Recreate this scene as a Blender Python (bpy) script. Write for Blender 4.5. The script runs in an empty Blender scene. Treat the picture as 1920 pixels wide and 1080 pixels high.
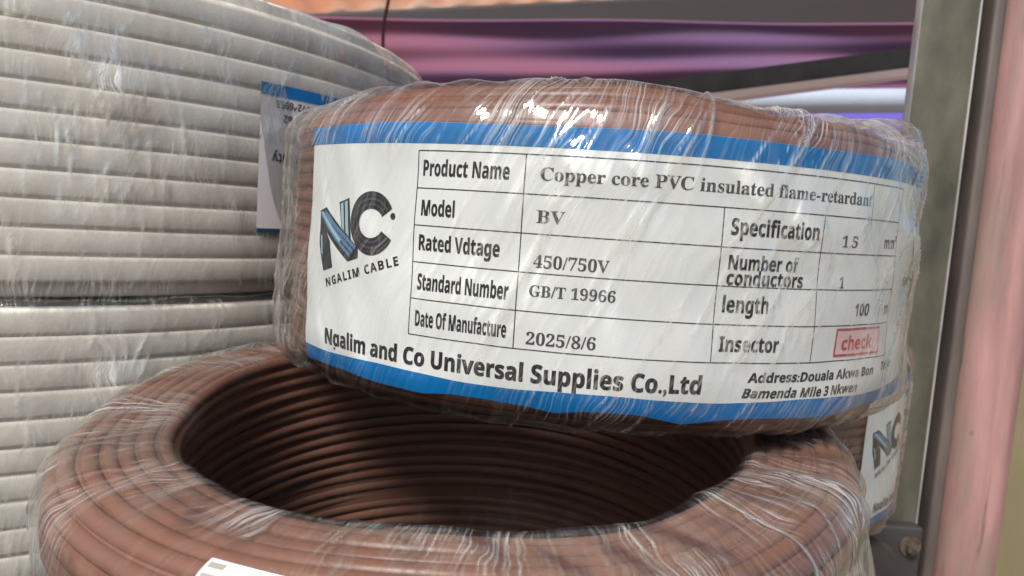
import bpy, bmesh, math, random
import numpy as np
from mathutils import Vector, Matrix
random.seed(7)
RNG = np.random.default_rng(7)
S = bpy.context.scene
COL = S.collection

# ------------------------------------------------------------------ camera, sky, sun, exposure
cam = bpy.data.objects.new('camera', bpy.data.cameras.new('camera'))
COL.objects.link(cam)
cam.data.sensor_width = 36.0
cam.data.lens = 1387.0 * 36 / 1920
cam.data.clip_start = 0.005
cam.data.clip_end = 400
_r = (0.997671163, 0.00664880203, 0.0678825685)          # camera right in the world
_d = (0.0682074019, -0.0972521731, -0.992919818)         # camera down
_f = (0.0, 0.995237564, -0.0974791862)                   # camera forward
cam.matrix_world = Matrix(((_r[0], -_d[0], -_f[0], 0), (_r[1], -_d[1], -_f[1], 0),
                           (_r[2], -_d[2], -_f[2], 0), (0, 0, 0, 1)))
cam.data.dof.use_dof = True
cam.data.dof.focus_distance = 0.16
cam.data.dof.aperture_fstop = 32
S.camera = cam

SUN_EL, SUN_AZ = math.radians(49), math.radians(203)      # azimuth clockwise from +Y (the view direction)
world = bpy.data.worlds.new('World'); S.world = world
world.use_nodes = True
wn = world.node_tree.nodes; wl = world.node_tree.links
bg = wn['Background']
sky = wn.new('ShaderNodeTexSky'); sky.sky_type = 'NISHITA'; sky.sun_disc = False
sky.sun_elevation = SUN_EL; sky.sun_rotation = SUN_AZ
sky.air_density = 1.0; sky.dust_density = 3.0; sky.ozone_density = 1.0
wl.new(sky.outputs[0], bg.inputs[0]); bg.inputs[1].default_value = 0.074
sl = bpy.data.lights.new('sun', 'SUN'); sl.energy = 2.9; sl.angle = math.radians(16); sl.color = (1, 0.98, 0.955)
so = bpy.data.objects.new('sun', sl); COL.objects.link(so)
sd = Vector((math.sin(SUN_AZ) * math.cos(SUN_EL), math.cos(SUN_AZ) * math.cos(SUN_EL), math.sin(SUN_EL)))
so.rotation_euler = sd.to_track_quat('Z', 'Y').to_euler()
so.location = sd * 2
S.view_settings.view_transform = 'Standard'
S.view_settings.look = 'None'
S.view_settings.exposure = 0.98
S.view_settings.gamma = 1.0
S.view_settings.use_curve_mapping = False
S.render.engine = 'CYCLES'
S.cycles.max_bounces = 12
S.cycles.transparent_max_bounces = 24
S.cycles.use_denoising = True
S.cycles.sample_clamp_indirect = 6
S.cycles.caustics_reflective = False
S.cycles.caustics_refractive = False

# ------------------------------------------------------------------ helpers
def new_mat(name):
    m = bpy.data.materials.new(name); m.use_nodes = True
    nt = m.node_tree
    for n in list(nt.nodes): nt.nodes.remove(n)
    out = nt.nodes.new('ShaderNodeOutputMaterial')
    return m, nt, out
def N(nt, typ, **kw):
    n = nt.nodes.new(typ)
    for k, v in kw.items(): setattr(n, k, v)
    return n
def L(nt, a, b): nt.links.new(a, b)
def val(nt, x, op, y, clamp=False):
    n = N(nt, 'ShaderNodeMath', operation=op); n.use_clamp = clamp
    for i, q in enumerate((x, y)):
        if q is None: continue
        if isinstance(q, (int, float)): n.inputs[i].default_value = q
        else: L(nt, q, n.inputs[i])
    return n.outputs[0]
def ramp(nt, src, stops):
    n = N(nt, 'ShaderNodeValToRGB')
    e = n.color_ramp.elements
    while len(e) < len(stops): e.new(0.5)
    for i, (p, c) in enumerate(stops):
        e[i].position = p; e[i].color = (*c, 1) if len(c) == 3 else c
    L(nt, src, n.inputs[0]); return n.outputs[0]
def noise(nt, vec, scale, detail=3, rough=0.5, dist=0.0):
    n = N(nt, 'ShaderNodeTexNoise'); n.inputs['Scale'].default_value = scale
    n.inputs['Detail'].default_value = detail; n.inputs['Roughness'].default_value = rough
    n.inputs['Distortion'].default_value = dist
    if vec is not None: L(nt, vec, n.inputs['Vector'])
    return n.outputs['Fac']
def mapping(nt, vec, scale=(1, 1, 1), rot=(0, 0, 0), loc=(0, 0, 0)):
    n = N(nt, 'ShaderNodeMapping'); n.inputs['Scale'].default_value = scale
    n.inputs['Rotation'].default_value = rot; n.inputs['Location'].default_value = loc
    L(nt, vec, n.inputs['Vector']); return n.outputs[0]
def plain(name, col, rough=0.5, var=0.15, scale=60, stretch=(1, 1, 1), bump=0.0, metal=0.0, col2=None, spec=0.5):
    m, nt, out = new_mat(name)
    p = N(nt, 'ShaderNodeBsdfPrincipled')
    tc = N(nt, 'ShaderNodeTexCoord')
    v = mapping(nt, tc.outputs['Object'], stretch)
    f = noise(nt, v, scale, 5, 0.6)
    c2 = col2 or tuple(c * (1 - 2 * var) for c in col)
    c1 = tuple(min(1, c * (1 + var)) for c in col)
    L(nt, ramp(nt, f, [(0.3, c2), (0.7, c1)]), p.inputs['Base Color'])
    p.inputs['Roughness'].default_value = rough; p.inputs['Metallic'].default_value = metal
    p.inputs['Specular IOR Level'].default_value = spec
    if bump:
        b = N(nt, 'ShaderNodeBump'); b.inputs['Strength'].default_value = bump; b.inputs['Distance'].default_value = 0.001
        L(nt, f, b.inputs['Height']); L(nt, b.outputs[0], p.inputs['Normal'])
    L(nt, p.outputs[0], out.inputs[0]); return m

def link(name, me, mat=None, parent=None):
    o = bpy.data.objects.new(name, me); COL.objects.link(o)
    if mat is not None:
        me.materials.clear(); me.materials.append(mat)
    if parent is not None: o.parent = parent
    return o
def mesh(name, verts, faces, mat=None, parent=None, smooth=True, uv=None, attr=None):
    me = bpy.data.meshes.new(name)
    me.from_pydata([tuple(v) for v in verts], [], [tuple(f) for f in faces])
    if smooth: me.polygons.foreach_set('use_smooth', [True] * len(me.polygons))
    if uv is not None:
        lay = me.uv_layers.new(name='UVMap')
        li = np.empty(len(me.loops), dtype=np.int32); me.loops.foreach_get('vertex_index', li)
        lay.data.foreach_set('uv', np.asarray(uv, dtype=np.float32)[li].ravel())
    if attr is not None:
        for k, a in attr.items():
            at = me.attributes.new(k, 'FLOAT', 'POINT'); at.data.foreach_set('value', np.asarray(a, dtype=np.float32))
    me.update()
    return link(name, me, mat, parent)
def empty(name, loc, label, cat, group=None):
    o = bpy.data.objects.new(name, None); COL.objects.link(o); o.location = loc
    o.empty_display_size = 0.02
    o['label'] = label; o['category'] = cat
    if group: o['group'] = group
    return o
def tag(o, label, cat, group=None):
    o['label'] = label; o['category'] = cat
    if group: o['group'] = group
    return o
def boxmesh(name, lo, hi, mat, parent=None, bevel=0.0, seg=3):
    bm = bmesh.new(); bmesh.ops.create_cube(bm, size=1)
    for v in bm.verts:
        v.co = Vector([(lo[i] + hi[i]) / 2 + v.co[i] * (hi[i] - lo[i]) for i in range(3)])
    if bevel: bmesh.ops.bevel(bm, geom=list(bm.edges), offset=bevel, segments=seg, profile=0.5, affect='EDGES')
    me = bpy.data.meshes.new(name); bm.to_mesh(me); bm.free()
    if bevel: me.polygons.foreach_set('use_smooth', [True] * len(me.polygons))
    return link(name, me, mat, parent)

# ------------------------------------------------------------------ materials
def pvc(name, col, rough=0.38):
    m, nt, out = new_mat(name)
    p = N(nt, 'ShaderNodeBsdfPrincipled'); p.inputs['Specular IOR Level'].default_value = 0.3
    tc = N(nt, 'ShaderNodeTexCoord')
    f = noise(nt, tc.outputs['Object'], 45, 4, 0.6)
    L(nt, ramp(nt, f, [(0.3, tuple(c * 0.82 for c in col)), (0.7, tuple(c * 1.12 for c in col))]), p.inputs['Base Color'])
    f2 = noise(nt, tc.outputs['Object'], 900, 3, 0.6)
    L(nt, ramp(nt, f2, [(0.3, (rough * 0.8,) * 3), (0.7, (rough * 1.25,) * 3)]), p.inputs['Roughness'])
    b = N(nt, 'ShaderNodeBump'); b.inputs['Strength'].default_value = 0.15; b.inputs['Distance'].default_value = 0.0004
    L(nt, f2, b.inputs['Height']); L(nt, b.outputs[0], p.inputs['Normal'])
    L(nt, p.outputs[0], out.inputs[0]); return m
M_BROWN = pvc('brown_pvc', (0.148, 0.070, 0.048))
M_GREY = pvc('grey_white_pvc', (0.71, 0.665, 0.59), 0.6)

def film_mat(name, haze=0.05, streak=0.35, shear=0.35, fine=9.0, bump=0.5, along=0.22, rough=0.10, crumple=0.0, crease_glare=0.5, flecks=1.2, gloss=0.85):
    """clear stretch film: see-through, glossy, milky where it is creased and where glare is painted in. UV is in centimetres on the film."""
    m, nt, out = new_mat(name)
    uv = N(nt, 'ShaderNodeUVMap'); uv.uv_map = 'UVMap'
    sx = N(nt, 'ShaderNodeSeparateXYZ'); L(nt, uv.outputs[0], sx.inputs[0])
    warp = noise(nt, mapping(nt, uv.outputs[0], (0.5, 0.5, 1)), 1.0, 2)
    u = val(nt, val(nt, sx.outputs[0], 'SUBTRACT', val(nt, sx.outputs[1], 'MULTIPLY', shear)), 'ADD', val(nt, warp, 'MULTIPLY', 1.2))
    cv = N(nt, 'ShaderNodeCombineXYZ'); L(nt, u, cv.inputs[0]); L(nt, sx.outputs[1], cv.inputs[1])
    v1 = mapping(nt, cv.outputs[0], (fine, along, 1))
    n1 = noise(nt, v1, 1.0, 3, 0.55)
    v2 = mapping(nt, cv.outputs[0], (fine * 0.3, along * 0.8, 1), loc=(7.3, 2.1, 0))
    n2 = noise(nt, v2, 1.0, 2, 0.5)
    # ridged thin lines
    rid = val(nt, 1.0, 'SUBTRACT', val(nt, val(nt, val(nt, n1, 'MULTIPLY', 2.0), 'SUBTRACT', 1.0), 'ABSOLUTE', None))
    lines = val(nt, rid, 'POWER', 26.0)
    patch = noise(nt, mapping(nt, uv.outputs[0], (0.55, 0.45, 1), loc=(3, 9, 0)), 1.0, 2)
    pm = N(nt, 'ShaderNodeMapRange'); pm.inputs[1].default_value = 0.45; pm.inputs[2].default_value = 0.68
    L(nt, patch, pm.inputs[0])
    lines = val(nt, lines, 'MULTIPLY', val(nt, pm.outputs[0], 'ADD', 0.12))
    at = N(nt, 'ShaderNodeAttribute'); at.attribute_name = 'crease_glare'
    n3 = noise(nt, mapping(nt, cv.outputs[0], (fine * 1.9, along * 6.0, 1), loc=(1.7, 5.3, 0)), 1.0, 2, 0.5)
    fk = N(nt, 'ShaderNodeMapRange'); fk.inputs[1].default_value = 0.73; fk.inputs[2].default_value = 0.80; L(nt, n3, fk.inputs[0])
    lines = val(nt, lines, 'ADD', val(nt, val(nt, fk.outputs[0], 'MULTIPLY', flecks), 'MULTIPLY', pm.outputs[0]))
    fac = val(nt, val(nt, lines, 'MULTIPLY', streak), 'ADD', val(nt, at.outputs['Fac'], 'MULTIPLY', crease_glare))
    hz = val(nt, val(nt, pm.outputs[0], 'MULTIPLY', haze), 'ADD', haze * 0.25)
    sa = N(nt, 'ShaderNodeAttribute'); sa.attribute_name = 'slack'
    fac = val(nt, val(nt, val(nt, fac, 'ADD', hz), 'MULTIPLY', sa.outputs['Fac']), 'MINIMUM', 0.85)
    h = val(nt, val(nt, n1, 'MULTIPLY', 0.35), 'ADD', n2)
    if crumple:
        vo = N(nt, 'ShaderNodeTexVoronoi'); vo.feature = 'F1'; vo.inputs['Scale'].default_value = 1.1
        wv = mapping(nt, uv.outputs[0], (1.5, 0.8, 1))
        L(nt, wv, vo.inputs['Vector'])
        h = val(nt, h, 'ADD', val(nt, vo.outputs['Distance'], 'MULTIPLY', crumple))
        h = val(nt, h, 'ADD', val(nt, noise(nt, mapping(nt, uv.outputs[0], (2.2, 1.6, 1)), 1.0, 4, 0.6, 1.5), 'MULTIPLY', crumple))
    b = N(nt, 'ShaderNodeBump'); b.inputs['Strength'].default_value = bump; b.inputs['Distance'].default_value = 0.0012
    L(nt, h, b.inputs['Height'])
    gl = N(nt, 'ShaderNodeBsdfGlossy'); L(nt, val(nt, val(nt, at.outputs['Fac'], 'MULTIPLY', 0.16), 'ADD', rough), gl.inputs['Roughness'])
    tint = ramp(nt, noise(nt, mapping(nt, uv.outputs[0], (0.9, 0.5, 1), loc=(4, 2, 0)), 1.0, 2, 0.5), [(0.36, (1, 0.93, 0.80)), (0.46, (1, 0.96, 0.86)), (0.54, (0.84, 0.97, 0.92)), (0.62, (0.95, 0.90, 0.92)), (0.7, (1, 0.90, 0.84))])
    L(nt, tint, gl.inputs['Color']); L(nt, b.outputs[0], gl.inputs['Normal'])
    tr = N(nt, 'ShaderNodeBsdfTransparent'); tr.inputs['Color'].default_value = (0.985, 0.985, 0.98, 1)
    fr = N(nt, 'ShaderNodeFresnel'); fr.inputs['IOR'].default_value = 1.5; L(nt, b.outputs[0], fr.inputs['Normal'])
    fold = val(nt, val(nt, val(nt, at.outputs['Fac'], 'ADD', val(nt, lines, 'MULTIPLY', streak)), 'MULTIPLY', sa.outputs['Fac']), 'MULTIPLY', gloss)
    base = val(nt, fr.outputs[0], 'MULTIPLY', val(nt, val(nt, sa.outputs['Fac'], 'MULTIPLY', 0.75), 'ADD', 0.15))
    m1 = N(nt, 'ShaderNodeMixShader'); L(nt, val(nt, val(nt, base, 'ADD', fold), 'MINIMUM', 0.5), m1.inputs[0])
    L(nt, tr.outputs[0], m1.inputs[1]); L(nt, gl.outputs[0], m1.inputs[2])
    df = N(nt, 'ShaderNodeBsdfDiffuse'); df.inputs['Color'].default_value = (0.82, 0.82, 0.80, 1)
    L(nt, b.outputs[0], df.inputs['Normal'])
    tl = N(nt, 'ShaderNodeBsdfTranslucent'); tl.inputs['Color'].default_value = (0.82, 0.82, 0.80, 1)
    dm = N(nt, 'ShaderNodeMixShader'); dm.inputs[0].default_value = 0.55
    L(nt, df.outputs[0], dm.inputs[1]); L(nt, tl.outputs[0], dm.inputs[2])
    m2 = N(nt, 'ShaderNodeMixShader'); L(nt, fac, m2.inputs[0])
    L(nt, m1.outputs[0], m2.inputs[1]); L(nt, dm.outputs[0], m2.inputs[2])
    L(nt, m2.outputs[0], out.inputs[0])
    return m
M_FILM_TOP = film_mat('stretch_film_upper', haze=0.008, streak=0.55, shear=0.5, rough=0.04, bump=0.28, along=0.10)
M_FILM_LOW = film_mat('stretch_film_lower', haze=0.03, streak=0.8, shear=0.08, fine=9, rough=0.05, bump=0.35, along=0.14, crease_glare=0.36)
M_FILM_GREY = film_mat('stretch_film_grey', haze=0.02, streak=0.45, shear=0.05, fine=6, bump=0.40, along=0.3, rough=0.05, crumple=0.8, flecks=1.2)

def paper(name, col, rough=0.35):
    m, nt, out = new_mat(name)
    p = N(nt, 'ShaderNodeBsdfPrincipled'); p.inputs['Roughness'].default_value = rough; p.inputs['Specular IOR Level'].default_value = 0.25
    tc = N(nt, 'ShaderNodeTexCoord')
    f = noise(nt, mapping(nt, tc.outputs['Object'], (60, 60, 25)), 1.0, 4, 0.6)
    L(nt, ramp(nt, f, [(0.25, tuple(c * 0.93 for c in col)), (0.7, col)]), p.inputs['Base Color'])
    L(nt, p.outputs[0], out.inputs[0]); return m
M_PAPER = paper('label_paper', (0.74, 0.765, 0.745))
M_BLUE = paper('blue_print', (0.002, 0.145, 0.40), 0.3)
M_INK = paper('black_print', (0.02, 0.02, 0.022), 0.4)
M_GREYINK = paper('grey_serif_print', (0.055, 0.055, 0.06), 0.45)
M_RED = paper('red_stamp_ink', (0.45, 0.04, 0.06), 0.4)
M_PINKFILL = paper('pink_stamp_tint', (0.75, 0.50, 0.50), 0.4)
M_LOGO_DARK = paper('logo_dark', (0.028, 0.030, 0.035), 0.4)
M_LOGO_MID = paper('logo_steel_blue', (0.10, 0.20, 0.32), 0.4)
M_LOGO_LIGHT = paper('logo_pale_blue', (0.33, 0.50, 0.57), 0.4)
M_LOGO_STRIPE = paper('logo_grey_stripe', (0.075, 0.075, 0.08), 0.4)  # printed grey stripes on the C of the logo

# ------------------------------------------------------------------ coil profiles
def rounded_rect(ri, ro, h0, h1, rc, step):
    """closed path of the cross-section, points (r, h) at about equal spacing, counter-clockwise from the middle of the outer wall"""
    rc_bo, rc_to, rc_ti, rc_bi = rc
    pts = []
    def arc(cx, cy, r, a0, a1):
        k = max(2, int(abs(a1 - a0) * r / (step * 0.2)) + 2)
        for i in range(k + 1):
            a = a0 + (a1 - a0) * i / k
            pts.append((cx + r * math.cos(a), cy + r * math.sin(a)))
    pts.append(((ri + ro) / 2, h0))
    arc(ro - rc_bo, h0 + rc_bo, rc_bo, 1.5 * math.pi, 2 * math.pi)
    arc(ro - rc_to, h1 - rc_to, rc_to, 0, math.pi / 2)
    arc(ri + rc_ti, h1 - rc_ti, rc_ti, math.pi / 2, math.pi)
    arc(ri + rc_bi, h0 + rc_bi, rc_bi, math.pi, 1.5 * math.pi)
    pts.append(pts[0])
    P = np.array(pts); d = np.r_[0, np.cumsum(np.hypot(*np.diff(P, axis=0).T))]
    n = max(8, int(round(d[-1] / step)))
    q = np.linspace(0, d[-1], n, endpoint=False)
    return np.c_[np.interp(q, d, P[:, 0]), np.interp(q, d, P[:, 1])], d[-1], q

def wobble(th, k, amp, rng):
    s = np.zeros_like(th)
    for f in range(1, k + 1):
        s += rng.normal() / f * np.cos(f * th + rng.uniform(0, 6.28))
    return amp * s

def winding(name, ri, ro, h0, h1, rc, wr, mat, parent, shape=None, nseg=240, nside=8, amp=0.00035, seed=1, flat=1.0, fill=0.35):
    rng = np.random.default_rng(seed)
    prof, _, _ = rounded_rect(ri + wr, ro - wr, h0 + wr, h1 - wr, [max(0.0012, c - wr) for c in rc], 2 * wr * 0.985)
    th = np.linspace(0, 2 * np.pi, nseg, endpoint=False)
    V = []; F = []; base = 0
    ph = np.linspace(0, 2 * np.pi, nside, endpoint=False)
    ring = np.arange(nseg)[:, None] * nside + np.arange(nside)[None]
    nx = np.roll(ring, -1, 0)
    quad = np.stack([ring, nx, np.roll(nx, -1, 1), np.roll(ring, -1, 1)], -1).reshape(-1, 4)
    for (r, h) in prof:
        rr = r + wobble(th, 5, amp, rng); hh = h + wobble(th, 4, amp * 0.7, rng)
        cp, sp = np.cos(ph), np.sin(ph); cp = np.sign(cp) * np.abs(cp) ** flat; sp = np.sign(sp) * np.abs(sp) ** flat
        R = rr[:, None] + wr * cp[None]; H = hh[:, None] + wr * sp[None]
        X = R * np.cos(th)[:, None]; Y = R * np.sin(th)[:, None]
        v = np.stack([X, Y, H], -1).reshape(-1, 3)
        V.append(v); F.append(quad + base); base += len(v)
    # solid heart of the coil so that nothing shows between the turns
    n = len(prof); tg = np.roll(prof, -1, 0) - np.roll(prof, 1, 0); tg /= np.linalg.norm(tg, axis=1)[:, None]
    prof = prof + fill * wr * np.c_[tg[:, 1], -tg[:, 0]]
    core = np.stack([np.repeat(prof[:, 0][None], nseg, 0) * np.cos(th)[:, None], np.repeat(prof[:, 0][None], nseg, 0) * np.sin(th)[:, None],
                     np.repeat(prof[:, 1][None], nseg, 0)], -1).reshape(-1, 3)
    g = np.arange(nseg)[:, None] * n + np.arange(n)[None]; gn = np.roll(g, -1, 0)
    F.append(np.stack([g, gn, np.roll(gn, -1, 1), np.roll(g, -1, 1)], -1).reshape(-1, 4) + base); V.append(core)
    V = np.concatenate(V); F = np.concatenate(F)
    if shape is not None: V = shape(V)
    return mesh(name, V, F, mat, parent)

def film(name, ri, ro, h0, h1, rc, off, mat, parent, shape=None, nseg=1080, step=0.0011, seed=3, ncrease=160, shear=0.35,
         amp=0.0007, bulge=None, milk=None, clear=None, extra=(), wav=0.22, lengths=(0.01, 0.05), wid=(0.00012, 0.0004), inner=True):
    rng = np.random.default_rng(seed)
    prof, tot, q = rounded_rect(ri - off, ro + off, h0 - off, h1 + off, [c + off for c in rc], step)
    n = len(prof)
    # outward direction of the profile
    t = np.roll(prof, -1, 0) - np.roll(prof, 1, 0); t /= np.linalg.norm(t, axis=1)[:, None]
    nor = np.c_[t[:, 1], -t[:, 0]]
    th = np.linspace(0, 2 * np.pi, nseg, endpoint=False) + np.pi / 2
    U = (th - np.pi / 2) * ro; D = np.zeros((nseg, n)); K = np.zeros((nseg, n))
    circ = 2 * np.pi * ro
    vv = q
    for i in range(ncrease + len(extra)):
        u0 = rng.uniform(0, circ); v0 = rng.uniform(0, tot); ln = rng.uniform(*lengths); w = rng.uniform(*wid) * (0.6 + rng.random()); wh = rng.random() ** 2.2
        a = amp * rng.uniform(0.25, 1.0); sh = shear + rng.normal() * 0.16
        if i >= ncrease:
            th0, h_, r_, ln, w, a, wh, sh = extra[i - ncrease]
            u0 = ((th0 - np.pi / 2) % (2 * np.pi)) * ro; v0 = q[np.argmin((prof[:, 1] - h_) ** 2 + (prof[:, 0] - r_) ** 2)]
        dv = (vv - v0 + tot / 2) % tot - tot / 2
        env = np.clip(1 - (np.abs(dv) / ln) ** 2, 0, 1)
        js = np.nonzero(env > 0)[0]
        du_ = circ / nseg; mwin = int(3 * w / du_) + 1
        cen = u0 + sh * dv[js] + 0.0003 * np.sin(dv[js] * 190 + i)
        kk = (np.round(cen / du_).astype(int)[:, None] + np.arange(-mwin, mwin + 1)[None])
        du = kk * du_ - cen[:, None]; kk = kk % nseg
        p = np.clip(1 - np.abs(du) / w, 0, 1); p2 = np.clip(1 - np.abs(du) / (3 * w), 0, 1); e_ = env[js][:, None]
        jj = np.repeat(js[:, None], kk.shape[1], 1)
        D[kk, jj] = np.maximum(D[kk, jj], a * e_ * (0.6 * p2 ** 2 + 0.4 * p)); K[kk, jj] = np.maximum(K[kk, jj], e_ * p * wh)
    # slack between the folds
    for i in range(10):
        fu, fv = rng.integers(2, 46), rng.integers(1, 8)
        D += amp * wav * np.cos(fu * th[:, None] + fv * 2 * np.pi * q[None] / tot + rng.uniform(0, 6.28))
    D = np.maximum(D, -off * 0.5)
    D = D * np.clip((prof[None, :, 0] - ri) / 0.008, 0.2, 1)
    if bulge is not None: D = D + bulge(th[:, None], prof[None, :, 0] + 0 * th[:, None], prof[None, :, 1] + 0 * th[:, None])
    if milk is not None: K = np.maximum(K, milk(th[:, None], prof[None, :, 0] + 0 * th[:, None], prof[None, :, 1] + 0 * th[:, None]))  # painted glare and film veil join the crease mask
    R = prof[None, :, 0] + D * nor[None, :, 0]; H = prof[None, :, 1] + D * nor[None, :, 1]
    V = np.stack([R * np.cos(th)[:, None], R * np.sin(th)[:, None], H], -1).reshape(-1, 3)
    if shape is not None: V = shape(V)
    g = np.arange(nseg)[:, None] * n + np.arange(n)[None]; gn = np.roll(g, -1, 0)
    F = np.stack([g, gn, np.roll(gn, -1, 1), np.roll(g, -1, 1)], -1).reshape(-1, 4)
    slack = np.repeat(np.clip(0.12 + (prof[:, 0] - ri - off * 0 - 0.0005) / 0.003, 0.12, 1)[None], nseg, 0)
    if clear is not None: slack = slack * clear(th[:, None], prof[None, :, 0] + 0 * th[:, None], prof[None, :, 1] + 0 * th[:, None])
    uv = np.stack([np.repeat(U[:, None] * 100, n, 1), np.repeat(q[None] * 100, nseg, 0)], -1).reshape(-1, 2)
    return mesh(name, V, F, mat, parent, uv=uv, attr={'crease_glare': K.reshape(-1), 'slack': slack.reshape(-1)})

# ------------------------------------------------------------------ lettering
BOLD_SERIF = {}
for i in range(26):
    BOLD_SERIF[chr(65 + i)] = chr(0x1D400 + i); BOLD_SERIF[chr(97 + i)] = chr(0x1D41A + i)
for i in range(10): BOLD_SERIF[chr(48 + i)] = chr(0x1D7CE + i)
BOLD_SANS = {}
for i in range(26):
    BOLD_SANS[chr(65 + i)] = chr(0x1D5D4 + i); BOLD_SANS[chr(97 + i)] = chr(0x1D5EE + i)
for i in range(10): BOLD_SANS[chr(48 + i)] = chr(0x1D7EC + i)
def to_sans(s): return ''.join(BOLD_SANS.get(c, c) for c in s)
def to_serif(s): return ''.join(BOLD_SERIF.get(c, c) for c in s)
def text_mesh(s, offset=0.0, spacing=1.0):
    cu = bpy.data.curves.new('text', 'FONT'); cu.body = s; cu.size = 1.0; cu.offset = offset; cu.space_character = spacing
    cu.resolution_u = 4
    ob = bpy.data.objects.new('text', cu); COL.objects.link(ob)
    dg = bpy.context.evaluated_depsgraph_get()
    me = bpy.data.meshes.new_from_object(ob.evaluated_get(dg))
    bpy.data.objects.remove(ob); bpy.data.curves.remove(cu)
    v = np.array([x.co[:2] for x in me.vertices]) if len(me.vertices) else np.zeros((0, 2))
    f = [tuple(p.vertices) for p in me.polygons]
    bpy.data.meshes.remove(me)
    return v, f
_capcache = {}
def cap_height(serif):
    if serif not in _capcache:
        v, _ = text_mesh(to_serif('E') if serif else to_sans('E')); _capcache[serif] = v[:, 1].max() - v[:, 1].min()
    return _capcache[serif]

class Sheet:
    """flat drawing in label millimetres (s along the label, h up); bent round the coil when built"""
    def __init__(self): self.v = []; self.f = []
    def add(self, v, f):
        b = len(self.v); self.v += [tuple(x) for x in v]; self.f += [tuple(i + b for i in q) for q in f]
    def rect(self, s0, s1, h0, h1, cell=2.0):
        n = max(1, int(abs(s1 - s0) / cell)); k = max(1, int(abs(h1 - h0) / cell))
        v = [(s0 + (s1 - s0) * i / n, h0 + (h1 - h0) * j / k) for i in range(n + 1) for j in range(k + 1)]
        f = [(i * (k + 1) + j, (i + 1) * (k + 1) + j, (i + 1) * (k + 1) + j + 1, i * (k + 1) + j + 1) for i in range(n) for j in range(k)]
        self.add(v, f)
    def line(self, a, b, w=0.22):
        if a[1] == b[1]: self.rect(a[0], b[0], a[1] - w / 2, a[1] + w / 2)
        else: self.rect(a[0] - w / 2, a[0] + w / 2, a[1], b[1])
    def poly(self, pts): self.add(pts, [tuple(range(len(pts)))])
    def ring(self, c, r0, r1, a0, a1, n=40):
        """r0, r1 = (rx, ry) inner and outer"""
        v = []; f = []
        for i in range(n + 1):
            a = math.radians(a0 + (a1 - a0) * i / n)
            v.append((c[0] + r0[0] * math.cos(a), c[1] + r0[1] * math.sin(a))); v.append((c[0] + r1[0] * math.cos(a), c[1] + r1[1] * math.sin(a)))
        for i in range(n): f.append((2 * i, 2 * i + 1, 2 * i + 3, 2 * i + 2))
        self.add(v, f)
    def text(self, s, s0, h0, width, cap, serif=False, bold=0.0, rot=0.0, shear=0.0, flip=False, spacing=1.0):
        v, f = text_mesh(to_serif(s) if serif else to_sans(s), bold + (0.006 if serif else 0.004), spacing)
        if not len(v): return
        x0, x1 = v[:, 0].min(), v[:, 0].max()
        sx = width / (x1 - x0); sy = cap / cap_height(serif)
        x = (v[:, 0] - x0) * sx; y = v[:, 1] * sy
        x = x + shear * y
        if flip: x, y = width - x, -y
        c, n = math.cos(math.radians(rot)), math.sin(math.radians(rot))
        self.add(np.c_[s0 + x * c - y * n, h0 + x * n + y * c], f)

def wrap_xy(s, h, R, off, rot, curl=True):
    """label point (mm) to coil coordinates (m); theta 0 faces the viewer's side, given by rot"""
    s = np.asarray(s, float); h = np.asarray(h, float)
    wr = 0.16 * np.sin(s * 0.21 + 1) * np.sin(h * 0.13 + 0.5) + 0.10 * np.sin(s * 0.47 + h * 0.2) + 0.12 * np.sin(s * 0.09 - h * 0.31)
    r = R * 1000 + off * 1000 + wr
    lowk = np.clip(-23.5 - h, 0, 20)
    if curl: r = r - 0.012 * lowk ** 2 + 0.45 * np.clip(lowk / 6, 0, 1) * np.sin(s * 0.13 + 0.8)
    th = s / (R * 1000)
    a = rot + th
    return np.stack([r * np.cos(a), r * np.sin(a), h], -1) / 1000

def build_sheet(sh, name, mat, parent, R, off, rot):
    bm = bmesh.new()
    bv = [bm.verts.new((x, y, 0)) for x, y in sh.v]
    for f in sh.f:
        try: bm.faces.new([bv[i] for i in f])
        except ValueError: pass
    bmesh.ops.triangulate(bm, faces=list(bm.faces))
    for _ in range(6):
        lg = [e for e in bm.edges if e.calc_length() > 0.9]
        if not lg: break
        bmesh.ops.subdivide_edges(bm, edges=lg, cuts=1)
        bmesh.ops.triangulate(bm, faces=[f for f in bm.faces if len(f.verts) > 3])
    bm.verts.index_update()
    v = np.array([q.co[:2] for q in bm.verts]); fs = [tuple(q.index for q in f.verts) for f in bm.faces]; bm.free()
    P = wrap_xy(v[:, 0], v[:, 1], R, off, rot)
    return mesh(name, P, fs, mat, parent, smooth=False)

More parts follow.
